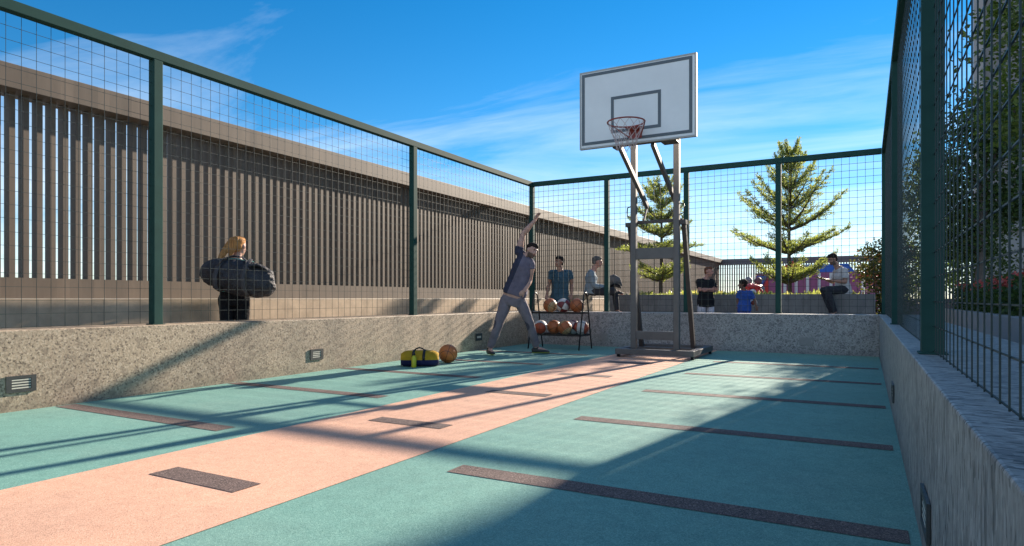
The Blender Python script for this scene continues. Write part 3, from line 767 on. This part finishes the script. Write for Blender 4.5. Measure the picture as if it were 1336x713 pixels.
q = MB(); ol = [(271, 348, 368, .09), (275, 342, 371, .12), (283, 339, 374, .145), (295, 338.5, 379, .16), (310, 338.5, 384, .17), (328, 342, 388, .165), (343, 347.5, 389.5, .155), (354, 353, 387, .13), (359, 359, 379, .09)]
q.loft([G(u, (a + b_) / 2, -.03 - .06 * math.sin(math.pi * i / 8)) for i, (u, a, b_, c) in enumerate(ol)], [((b_ - a) / 2 / 115, c) for u, a, b_, c in ol], 22, side=ZX)
solid(q, 'bag_body', NYL, root, .012, 4, None, .020)
for u in (296, 331):
    q = MB(); q2 = [G(u, 387 if u > 300 else 380, -.17), G(u - 1, 376, -.27), G(u - 1, 362, -.285), G(u + 1, 350, -.255), G(u + 4, 340, -.16)]; q.loft(q2, [(.026, .012)] * 5, 8, side=AX)
    q.build('web_strap', cloth('strap_web', (.075, .072, .08)), root, smooth=True)
q = MB(); q.loft([G(297, 350, -.27), G(301, 341, -.21), G(307, 335, -.08), G(317, 336, -.02), G(328, 342, -.12), G(335, 352, -.26)], [(.03, .008)] * 6, 8, side=BX); q.build('shoulder_strap', cloth('shoulder_web', (.085, .078, .09)), root, smooth=True)
q = MB(); q.loft([G(335, 348, -.20), G(343, 347, -.16), G(351, 351, -.12), G(357, 357, -.08), G(359, 366, -.05)], [(.045, .02), (.06, .02), (.06, .02), (.05, .02), (.03, .015)], 10, side=BX, dome=True); solid(q, 'end_pocket', NYL, root, .012, 2, None, .015)

# man in teal T-shirt behind the rack
F = Frame(730, 63)
J = dict(hipL=F(724.5, 391), hipR=F(737, 391, .03), knL=F(724, 417), knR=F(738, 417, .02), ankL=F(723, 438.5, .03), ankR=F(739, 438.5, .03), toeL=F(719, 443, -.12), toeR=F(738, 443, -.16),
         shL=F(719.5, 356.5, .0), shR=F(743.5, 356.5, .03), elL=F(716.5, 371.5, .05), elR=F(747, 371.5, .06), wrL=F(713.5, 384.5, -.04), wrR=F(745, 385, -.06), neck=F(731, 352.5), head=F(729.5, 342, -.02))
tm = person('man in a teal T-shirt standing behind the ball rack, looking left', F, J, SK['mid'], HB, CL['tealshirt'], CL['taupe'], SHOE, face=-AX * .8 - BX * .55 + ZX * .05, headup=ZX, chestdir=-BX, sleeve=.42, hem=-.02, hairfull=.97)

# men sitting on the planter
F = Frame(778, 62)
J = dict(hipL=F(771, 379.5, -.10), hipR=F(771, 379.5, .10), knL=F(797, 380, -.20), knR=F(803, 381.5, .08), ankL=F(802, 379, .10), ankR=F(806, 407, .06), toeL=F(815, 384, .12), toeR=F(818, 411, .04),
         shL=F(770.5, 357.5, -.18), shR=F(772.5, 357.5, .18), elL=F(773, 373, -.24), elR=F(776, 373, .22), wrL=F(787, 376.5, -.14), wrR=F(790, 374, .12), neck=F(774, 353), head=F(779.5, 342))
person('grey-haired man in a blue-grey shirt sitting cross-legged on the planter edge', F, J, SK['pink'], HG, CL['bluegrey'], CL['charcoal'], SHOE, face=AX - ZX * .08 - BX * .1, headup=ZX + AX * .1, chestdir=AX, longsleeve=True, hem=-.0)
q = MB(); q.loft([F(797.5, 368, .0), F(800, 367, .0), F(805, 369, .0), F(808, 372, .0)], [(.13, .09), (.15, .12), (.13, .11), (.07, .06)], 14, side=ZX, dome=True)
hbag = thing('shoulder_bag', 'small grey shoulder bag held on the lap of the grey-haired seated man', 'bag', F(803, 377))
solid(q, 'bag_body', CL['taupe'], hbag, .012, 3, None, .01)
q = MB(); q.loft([F(795, 374, -.12), F(800, 371, -.14), F(806, 372, -.12), F(809, 376, -.07)], [(.02, .02)] * 4, 8, side=ZX); q.build('strap', CL['black'], hbag, smooth=True)

F = Frame(1090, 62)
J = dict(hipL=F(1100, 378.5, -.10), hipR=F(1100, 378.5, .10), knL=F(1070, 379.5, -.30), knR=F(1072, 379, -.08), ankL=F(1079, 409, -.34), ankR=F(1081, 410, -.14), toeL=F(1066, 413, -.36), toeR=F(1068, 414, -.14),
         shL=F(1096.5, 354, -.18), shR=F(1096.5, 354, .18), elL=F(1096, 368.5, -.22), elR=F(1094, 368, .22), wrL=F(1081.5, 366.5, -.12), wrR=F(1081, 365, .10), neck=F(1092.5, 348.5), head=F(1086, 338.5))
person('dark-bearded man in a light grey T-shirt sitting on the planter reading a tablet', F, J, SK['mid'], HB, CL['heather'], CL['charcoal'], SHOE, face=-AX - ZX * .38 - BX * .1, headup=ZX - AX * .38, beard=BRD, chestdir=-AX, sleeve=.55, hem=-.03,
       hands={'L': dict(n=ZX, curl=.3), 'R': dict(n=ZX, curl=.3)})
q = MB(); c = F(1071, 363.5, .0); d = (AX * .95 + ZX * -.28).normalized(); nrm = d.cross(BX)
vs = [c + d * a * .12 + BX * b * .09 + nrm * e * .004 for e in (-1, 1) for a, b in ((-1, -1), (1, -1), (1, 1), (-1, 1))]
q.add(vs, [(0,1,2,3),(7,6,5,4),(0,4,5,1),(1,5,6,2),(2,6,7,3),(3,7,4,0)]); o = q.build_at('tablet', M['black_steel'], c, bevel=.003); tag(o, 'thin dark tablet held by the bearded man on the planter', 'tablet')

o = MB().box((-5.9, 12.35, -.02), (-5.15, 12.95, .93)).build_at('stone_seat', M['granite'], (-5.5, 12.65, 0), bevel=.01); tag(o, 'block of beige stone that the grey-haired man sits on', 'seat')
# man in black polo, arms crossed
F = Frame(921, 60)
J = dict(hipL=F(915.5, 393.5), hipR=F(927, 393.5, .04), knL=F(915, 417), knR=F(927.5, 417), ankL=F(915, 436), ankR=F(928, 436), toeL=F(919, 440, -.16), toeR=F(936, 440, -.12),
         shL=F(911, 367.5, -.02), shR=F(931, 367.5, .06), elL=F(911.5, 378.5, -.10), elR=F(932, 379, -.04), wrL=F(924.5, 377.8, -.25), wrR=F(917.5, 379.5, -.20), neck=F(921.5, 362.8), head=F(924, 354.8, -.03))
person('short-haired man in a black polo and pale shorts with folded arms', F, J, SK['pink'], HR, CL['black'], CL['white'], SHOE, face=AX * .85 - BX * .5 - ZX * .1, headup=ZX + AX * .08, chestdir=-BX + AX * .4, sleeve=.6, s=.92, build=1.0, hem=-.05, shortleg=.85, hairfull=.93)

# child in blue football kit
F = Frame(971, 64.5)
J = dict(hipL=F(966.8, 401), hipR=F(975, 401, .0), knL=F(966, 421), knR=F(976, 421), ankL=F(966, 440), ankR=F(976, 440), toeL=F(961, 444.5, .08), toeR=F(971, 444.5, .10),
         shL=F(964.3, 382, -.0), shR=F(979, 382, .0), elL=F(963, 391, .03), elR=F(984, 392, -.03), wrL=F(963, 399.5, .0), wrR=F(984.5, 399, -.08), neck=F(971, 378.6), head=F(968.7, 371.3))
kid = person('child in a blue football kit with a ball under one arm', F, J, SK['dark'], HB, CL['blue'], CL['royal'], SHOE, face=-AX * .9 + BX * .35, headup=ZX - AX * .05, chestdir=BX, s=.80, build=.86, sleeve=.65, hem=-.03, shortleg=.75, hairfull=1.1)
q = MB(); q.ball((0, 0, 0), .075, 24, 16); o = q.build('ball', BM['redwhite'], smooth=True); o.location = F(985.5, 395.5, .10); tag(o, 'small red-brown ball tucked under the arm of the child in blue', 'ball')

# ------------------------------------------------------------------ planter behind the far wall
root = thing('planter', 'long low grey planter behind the far fence where two men sit', 'planter', (-2.6, 15, 0))
PZ = .945
q = MB(); q.box((-5.6, 14.9, -.02), (.17, 15.2, PZ)); q.box((-5.6, 20.5, -.02), (.17, 20.8, PZ)); q.box((-5.6, 15.201, -.02), (-5.3, 20.499, PZ)); q.box((-.13, 15.201, -.02), (.17, 20.499, PZ))
q.build('planter_wall', M['planter'], root, bevel=.006)
MB().box((-5.3, 15.2, .5), (-.13, 20.5, .88)).build('soil', M['soil'], root)
mb = MB(); fl = MB()
for _ in range(4200):
    x = rnd.uniform(-5.25, -.18); y = 15.22 + rnd.random() ** 1.5 * 4.5
    d = (rnd.gauss(0, .5), rnd.gauss(0, .5), 1)
    hh = .13 if x < -2.9 else .10
    tall = .5 + max(0, mnoise.noise(Vector((x * 2.3, y * 2, 3)))) * 2.2
    mb.leaf((x, y, .86), rnd.uniform(.06, .10) + hh * rnd.random() * tall, d, 1 if rnd.random() < .12 + .25 * (tall > 1) else 0, .3)
tag(mb.build('ground_cover', [M['leaf_lime'], M['flower_cream']]), 'low yellow-green ground cover filling the planter', 'plants', kind='stuff')

def tier_tree(label, base, height, tiers, seed, spread):
    """tiered ornamental tree: thin straight trunk, whorls of rising limbs with fine feathery twigs"""
    global rnd
    rs = random.Random(seed); rnd = rs
    root = thing('tiered_tree', label, 'tree', base, 'slender tiered trees in the planter'); base = Vector(base)
    tr = MB(); pts = []; rad = []
    for i in range(9):
        tt = i / 8; pts.append(base + Vector((math.sin(tt * 5 + seed) * .02, math.cos(tt * 4) * .02, height * .96 * tt))); rad.append(.05 * (1 - tt) ** .8 + .008)
    tr.loft(pts, rad, 8)
    lv = MB()
    def twig(p, d, ln, dens):
        d = d.normalized(); n = max(2, int(ln / .045))
        if ln > .12: tr.loft([p, p + d * ln * .6, p + d * ln], [.006, .004, .002], 4)
        for i in range(n):
            c = p + d * ln * (i + rs.random()) / n
            for _ in range(dens * 3):
                ld = d * .5 + Vector((rs.gauss(0, .45), rs.gauss(0, .45), .45 + rs.gauss(0, .3)))
                lv.leaf(c + Vector((rs.gauss(0, .02), rs.gauss(0, .02), rs.gauss(.01, .02))), rs.uniform(.045, .095), ld, 0, .28)
    for (zr, L0, rise, nl) in tiers:
        z = height * zr; a0 = rs.random() * 6.28
        for j in range(nl):
            a = a0 + 6.283 * j / nl + rs.gauss(0, .15); ln = L0 * rs.uniform(.74, 1.08) * spread; d = Vector((math.cos(a), math.sin(a), 0))
            p = base + Vector((0, 0, z + rs.uniform(-.11, .10))); ps = [p]; m = 9
            for i in range(1, m + 1):
                tt = i / m; ps.append(p + d * ln * tt + Vector((0, 0, ln * rise * (tt * .35 + tt * tt * .65))))
            tr.loft(ps, [.020 * (1 - i / m) * (L0 + .4) + .004 for i in range(m + 1)], 5)
            sd = d.cross(ZX)
            for i in range(1, m + 1):
                tt = i / m; w = (1 - abs(tt - .45) * 1.35) * .34 * L0 + .05
                for s_ in (-1, 1):
                    if rs.random() < .92:
                        twig(ps[i], sd * s_ + d * .9 + ZX * rs.uniform(.0, .7), w * rs.uniform(.6, 1.15), 2)
                if rs.random() < .75: twig(ps[i], d * .7 + ZX * 1.0 + sd * rs.gauss(0, .4), .14 * rs.uniform(.6, 1.3), 2)
            twig(ps[-1], d + ZX * rise * 1.4, .16, 3)
    tr.build('trunk', M['bark'], root); lv.build('crown', M['leaf_lime'], root)
    rnd = random.Random(seed + 1)
tier_tree('slender lime-green tiered tree right of the hoop, taller of the pair', (-1.78, 18.6, .87), 3.9,
          [(.12, 1.05, .55, 9), (.31, 1.35, .36, 9), (.48, 1.28, .68, 9), (.62, 1.0, .85, 8), (.75, .68, 1.05, 7), (.87, .40, 1.3, 6), (.95, .22, 1.6, 5)], 3, 1.0)
tier_tree('slender lime-green tiered tree framed by the hoop posts', (-5.0, 17.7, .87), 3.1,
          [(.18, .80, .42, 9), (.40, 1.15, .10, 9), (.56, .85, .45, 8), (.69, .75, .65, 8), (.82, .50, .9, 7), (.93, .30, 1.2, 5)], 11, 1.0)

# ------------------------------------------------------------------ leafy trees, bushes and hedge on the right
def clumps(mb, centre, rad, n, per, size, spread, mi=(0,)):
    c = Vector(centre)
    for _ in range(n):
        while True:
            p = Vector((rnd.uniform(-1, 1), rnd.uniform(-1, 1), rnd.uniform(-1, 1)))
            if p.length < 1 and p.length > .35: break
        p = c + Vector((p.x * rad[0], p.y * rad[1], p.z * rad[2]))
        for _ in range(per):
            q_ = p + Vector((rnd.gauss(0, spread), rnd.gauss(0, spread), rnd.gauss(0, spread * .7)))
            mb.leaf(q_, size * rnd.uniform(.7, 1.3), (rnd.gauss(0, 1), rnd.gauss(0, 1), rnd.gauss(-.2, .6)), rnd.choice(mi), .6)
def leafy_tree(label, base, h, trunk_r, lobes, mat, size, n, per, lean=(0, 0)):
    root = thing('leafy_tree', label, 'tree', base, 'leafy trees right of the court'); b = Vector(base); tr = MB()
    top = b + Vector((lean[0], lean[1], h))
    tr.loft([b, b.lerp(top, .3) + Vector((.03, 0, 0)), b.lerp(top, .65), top], [trunk_r, trunk_r * .8, trunk_r * .6, trunk_r * .3], 10)
    cr_ = MB()
    for c, r in lobes:
        c = b + Vector(c); s = b.lerp(top, min(.95, max(.35, (c.z - b.z) / h * .75)))
        tr.loft([s, s.lerp(c, .5) + Vector((0, 0, .08)), c], [trunk_r * .45, trunk_r * .3, .012], 6)
        clumps(cr_, c, r, n, per, size, .16)
    tr.build('trunk', M['bark_grey'], root); cr_.build('crown', mat, root); return root
rnd = random.Random(21)
leafy_tree('dense dark leafy tree in the garden bed behind the right fence', (2.02, 16.4, .5), 3.6, .10,
           [((-.35, .1, 3.4), (.8, .8, .7)), ((.35, .0, 3.1), (.85, .9, .7)), ((.1, -.1, 4.1), (.75, .8, .65)), ((.6, .2, 3.8), (.7, .8, .6)), ((-.6, .2, 2.5), (.6, .7, .5)), ((.2, .0, 2.2), (.8, .8, .5)), ((.8, .1, 2.5), (.6, .7, .5)), ((-.2, .2, 1.5), (.5, .6, .4))], M['leaf_dark'], .10, 85, 15, (.15, 0))
leafy_tree('tall bright green leafy tree at the right edge, crown above the frame', (1.98, 11.6, .5), 3.6, .055,
           [((-.1, .1, 3.1), (.5, .6, .5)), ((.3, -.2, 3.6), (.6, .7, .6)), ((-.1, .2, 4.2), (.55, .6, .5)), ((.45, .2, 2.7), (.45, .6, .5)), ((.3, .1, 4.7), (.6, .6, .5))], M['leaf_mid'], .10, 60, 12, (.1, 0))
leafy_tree('olive green leafy tree farther back, seen between the right fence posts', (1.4, 20, 0), 3.6, .08,
           [((-.15, .0, 3.5), (.6, .7, .6)), ((.2, .2, 4.2), (.6, .6, .55)), ((.0, -.1, 2.6), (.7, .7, .6)), ((.3, .2, 1.8), (.7, .7, .55)), ((.5, .3, 3.1), (.7, .7, .6)), ((-.1, .1, 1.3), (.6, .6, .45))], M['leaf_mid'], .095, 75, 14)
leafy_tree('thin leafy tree far back beyond the right fence', (2.9, 23, 0), 3.4, .08,
           [((0, 0, 2.6), (.9, .9, .7)), ((.5, 0, 3.3), (.8, .8, .6)), ((-.5, .3, 3.1), (.8, .8, .6)), ((.3, 0, 1.8), (.9, .9, .6)), ((-.3, 0, 1.4), (.9, .9, .6))], M['leaf_dark'], .11, 75, 12)
root = thing('flowering_bush', 'round bush with reddish flowers past the right end of the planter', 'bush', (.42, 16.3, 0))
mb = MB(); clumps(mb, (.40, 16.3, 1.55), (.56, .5, .66), 230, 14, .075, .10, (0,) * 11 + (1,)); clumps(mb, (.42, 16.2, .75), (.52, .5, .7), 170, 13, .075, .10, (0,) * 16 + (1,)); mb.build('foliage', [M['leaf_bush'], M['flower_pink']], root)
tr = MB()
for i in range(5):
    a = i * 1.3; tr.loft([(.42, 16.3, 0), (.42 + .15 * math.cos(a), 16.3 + .15 * math.sin(a), .6), (.42 + .35 * math.cos(a), 16.3 + .35 * math.sin(a), 1.4)], [.03, .02, .008], 6)
tr.build('stem', M['bark'], root)
root = thing('raised_bed', 'raised grey garden bed running along outside the right fence', 'planter', (1.8, 8, 0))
q = MB(); q.box((1.58, -3, -.02), (1.78, 17.8, .62)); q.box((3.6, -3, -.02), (3.8, 17.8, .62)); q.box((1.781, 17.6, -.02), (3.599, 17.8, .62)); q.build('bed_wall', M['annex'], root, bevel=.006)
MB().box((1.781, -3, .3), (3.599, 17.599, .56)).build('soil', M['soil'], root)
mb = MB()
for _ in range(14000):
    y = rnd.uniform(2.5, 17.5); x = rnd.uniform(1.72, 2.6); top = 1.08 + .14 * mnoise.noise(Vector((x * 2, y * 1.3, 0)))
    z = rnd.uniform(.55, top); mb.leaf((x, y, z), rnd.uniform(.07, .13), (rnd.gauss(-.3, .8), rnd.gauss(0, .8), rnd.gauss(.5, .6)), 0, .5)
for _ in range(420):
    y = rnd.uniform(2.5, 17.5); x = rnd.uniform(1.75, 2.5); z = 1.08 + .14 * mnoise.noise(Vector((x * 2, y * 1.3, 0)))
    for _ in range(6): mb.leaf((x + rnd.gauss(0, .025), y + rnd.gauss(0, .025), z + rnd.gauss(.02, .02)), .07, None, 1, .8)
tag(mb.build('flower_hedge', [M['leaf_dark'], M['flower_red']]), 'green hedge dotted with red flowers in the raised bed', 'hedge', kind='stuff')

# ------------------------------------------------------------------ buildings at the right
root = thing('tower_block', 'tall grey tower rising beyond the trees on the right', 'building', (8, 34, 0))
tx0, ty0, tx1, ty1, tz = 3.8, 31.0, 15.0, 40.0, 26.0
fp = [(tx0, ty0), (tx1, ty0), (tx1, ty1), (5.3, ty1)]
MB().add([(x, y, -.02) for x, y in fp] + [(x, y, tz) for x, y in fp], [(3,2,1,0), (4,5,6,7), (0,1,5,4), (1,2,6,5), (2,3,7,6), (3,0,4,7)]).build('wall', M['tower'], root)
MB().box((tx0 - .06, ty0 - .06, -.02), (tx0 + .28, ty0 + .28, tz + .1)).build('corner_pier', M['tower_edge'], root)
for i in range(7):
    z = 3.2 + i * 3.2
    for x in (6.2, 9.2, 12.2):
        wd = MB(); wd.box((x - .06, ty0 - .07, z - .06), (x + 1.56, ty0 - .004, z)); wd.box((x - .06, ty0 - .07, z + 1.5), (x + 1.56, ty0 - .004, z + 1.56)); wd.box((x - .06, ty0 - .07, z), (x, ty0 - .004, z + 1.5)); wd.box((x + 1.5, ty0 - .07, z), (x + 1.56, ty0 - .004, z + 1.5))
        fr = wd.build('window', M['tower_edge'], root); MB().box((x, ty0 - .03, z), (x + 1.5, ty0 - .006, z + 1.5)).build('pane', M['glass'], fr)
root = thing('annex_building', 'low pale grey flat-roofed building behind the trees at the right edge', 'building', (8, 27, 0))
MB().box((3.45, 25.5, -.02), (14, 29.5, 3.0)).build('wall', M['annex'], root)
MB().box((3.35, 25.35, 3.001), (14.15, 29.6, 3.2)).build('roof', M['tower_edge'], root)
wd = MB(); wd.box((5.4, 25.42, .9), (7.4, 25.497, 2.2)); wf = wd.build('window', M['tower_edge'], root); MB().box((5.48, 25.40, .98), (7.32, 25.419, 2.12)).build('pane', M['glass'], wf)

# ------------------------------------------------------------------ playground
def gable(mb, x0, x1, y0, y1, z0, z1, t=.06):
    xm = (x0 + x1) / 2
    mb.add([(x0, y0, z0), (x1, y0, z0), (xm, y0, z1), (x0, y1, z0), (x1, y1, z0), (xm, y1, z1)], [(0, 1, 2), (5, 4, 3), (0, 2, 5, 3), (1, 4, 5, 2), (0, 3, 4, 1)])
root = thing('playhouse', 'purple playhouse with red and blue roofs on the playground', 'playhouse', (-1, 27, 0))
q = MB(); q.box((-3.85, 27.0, 0), (-.05, 28.6, 1.85)); q.build('wall', M['purple'], root)
q = MB(); q.box((-.04, 27.0, 0), (.55, 28.6, 1.6)); q.build('side_wall', M['purple'], root)
q = MB(); gable(q, -3.15, -1.75, 26.8, 28.7, 1.86, 2.3); q.build('red_roof', M['play_red'], root)
q = MB(); q.add([(-2.3, 27.3, 1.86), (-.35, 27.3, 1.86), (-.6, 27.9, 2.2), (-2.2, 27.9, 2.2), (-2.3, 28.5, 1.86), (-.35, 28.5, 1.86)], [(0, 1, 2, 3), (3, 2, 5, 4), (0, 3, 4), (1, 5, 2), (0, 4, 5, 1)]); q.build('blue_roof', M['play_blue'], root)
q = MB(); gable(q, -.28, .62, 26.8, 28.7, 1.61, 2.1); q.build('red_roof', M['play_red'], root)
for x in (-2.95, -2.75, -2.35, -1.95, -1.55, -1.15, -.6, -.1, .42): MB().box((x - .05, 26.9, 0), (x + .05, 26.995, 1.82 if x < 0 else 1.58)).build('post', M['play_white'], root)
q = MB(); q.add([(-3.75, 26.93, .9), (-3.35, 26.93, .9), (-3.35, 26.93, 1.7), (-3.75, 26.99, .9), (-3.35, 26.99, .9), (-3.35, 26.99, 1.7)], [(0, 1, 2), (5, 4, 3), (0, 2, 5, 3), (1, 4, 5, 2), (0, 3, 4, 1)]); q.build('red_panel', M['play_red'], root)
q = MB(); q.add([(-3.78, 26.93, .98), (-3.40, 26.93, 1.74), (-3.78, 26.93, 1.74), (-3.78, 26.99, .98), (-3.40, 26.99, 1.74), (-3.78, 26.99, 1.74)], [(0, 1, 2), (5, 4, 3), (0, 2, 5, 3), (1, 4, 5, 2), (0, 3, 4, 1)]); q.build('blue_panel', M['play_blue'], root)
for x, z, m in ((-3.0, 1.68, 'play_yellow'), (-2.98, 1.32, 'play_white')):
    MB().loft([(x, 26.999, z), (x, 26.94, z)], [.10, .10], 16).build('round_window', M[m], root)
root = thing('climbing_frame', 'red arched play climber with a white and teal disc', 'climber', (-4.0, 24, 0))
cx_, cy_ = -3.55, 24.0
for i in range(6):
    a = i * math.pi / 3 + .3; pts = [(cx_ + (.62 * r_) * math.cos(a), cy_ + .6 * r_ * math.sin(a), z) for r_, z in ((1.0, 0), (.82, .62), (.55, 1.12), (.2, 1.32), (0, 1.34))]
    MB().loft(pts, [.055] * 5, 8).build('leg', M['play_red'], root, smooth=True)
q = MB(); q.ball((cx_, cy_, 1.26), (.36, .32, .10), 16, 8); q.build('hub', M['play_red'], root, smooth=True)
q = MB(); q.ball((cx_ + .12, cy_ - .48, 1.06), .12, 14, 10); e_ = q.build('disc', M['play_white'], root, smooth=True)
q = MB(); q.ball((cx_ + .12, cy_ - .57, 1.06), .06, 12, 8); q.build('pupil', paint('teal_play', (.03, .2, .22), .4), e_, smooth=True)
root = thing('play_shelter', 'small grey and blue domed play shelter behind the red climber', 'shelter', (-4.0, 25.6, 0))
q = MB(); q.ball((-3.72, 25.6, 1.22), (.42, .4, .22), 18, 10); q.build('dome', M['grey_play'], root, smooth=True)
for x, z, c in ((-3.86, 1.52, 'grey_play'), (-3.52, 1.50, 'maroon_play')):
    q = MB(); q.ball((x, 25.4, z), (.14, .14, .15), 12, 8); q.build('knob', M[c], root, smooth=True)
for x in (-4.08, -3.38): MB().box((x - .04, 25.5, 0), (x + .04, 25.58, 1.25)).build('post', M['play_blue'], root)

bpy.data.scenes.remove(TS)
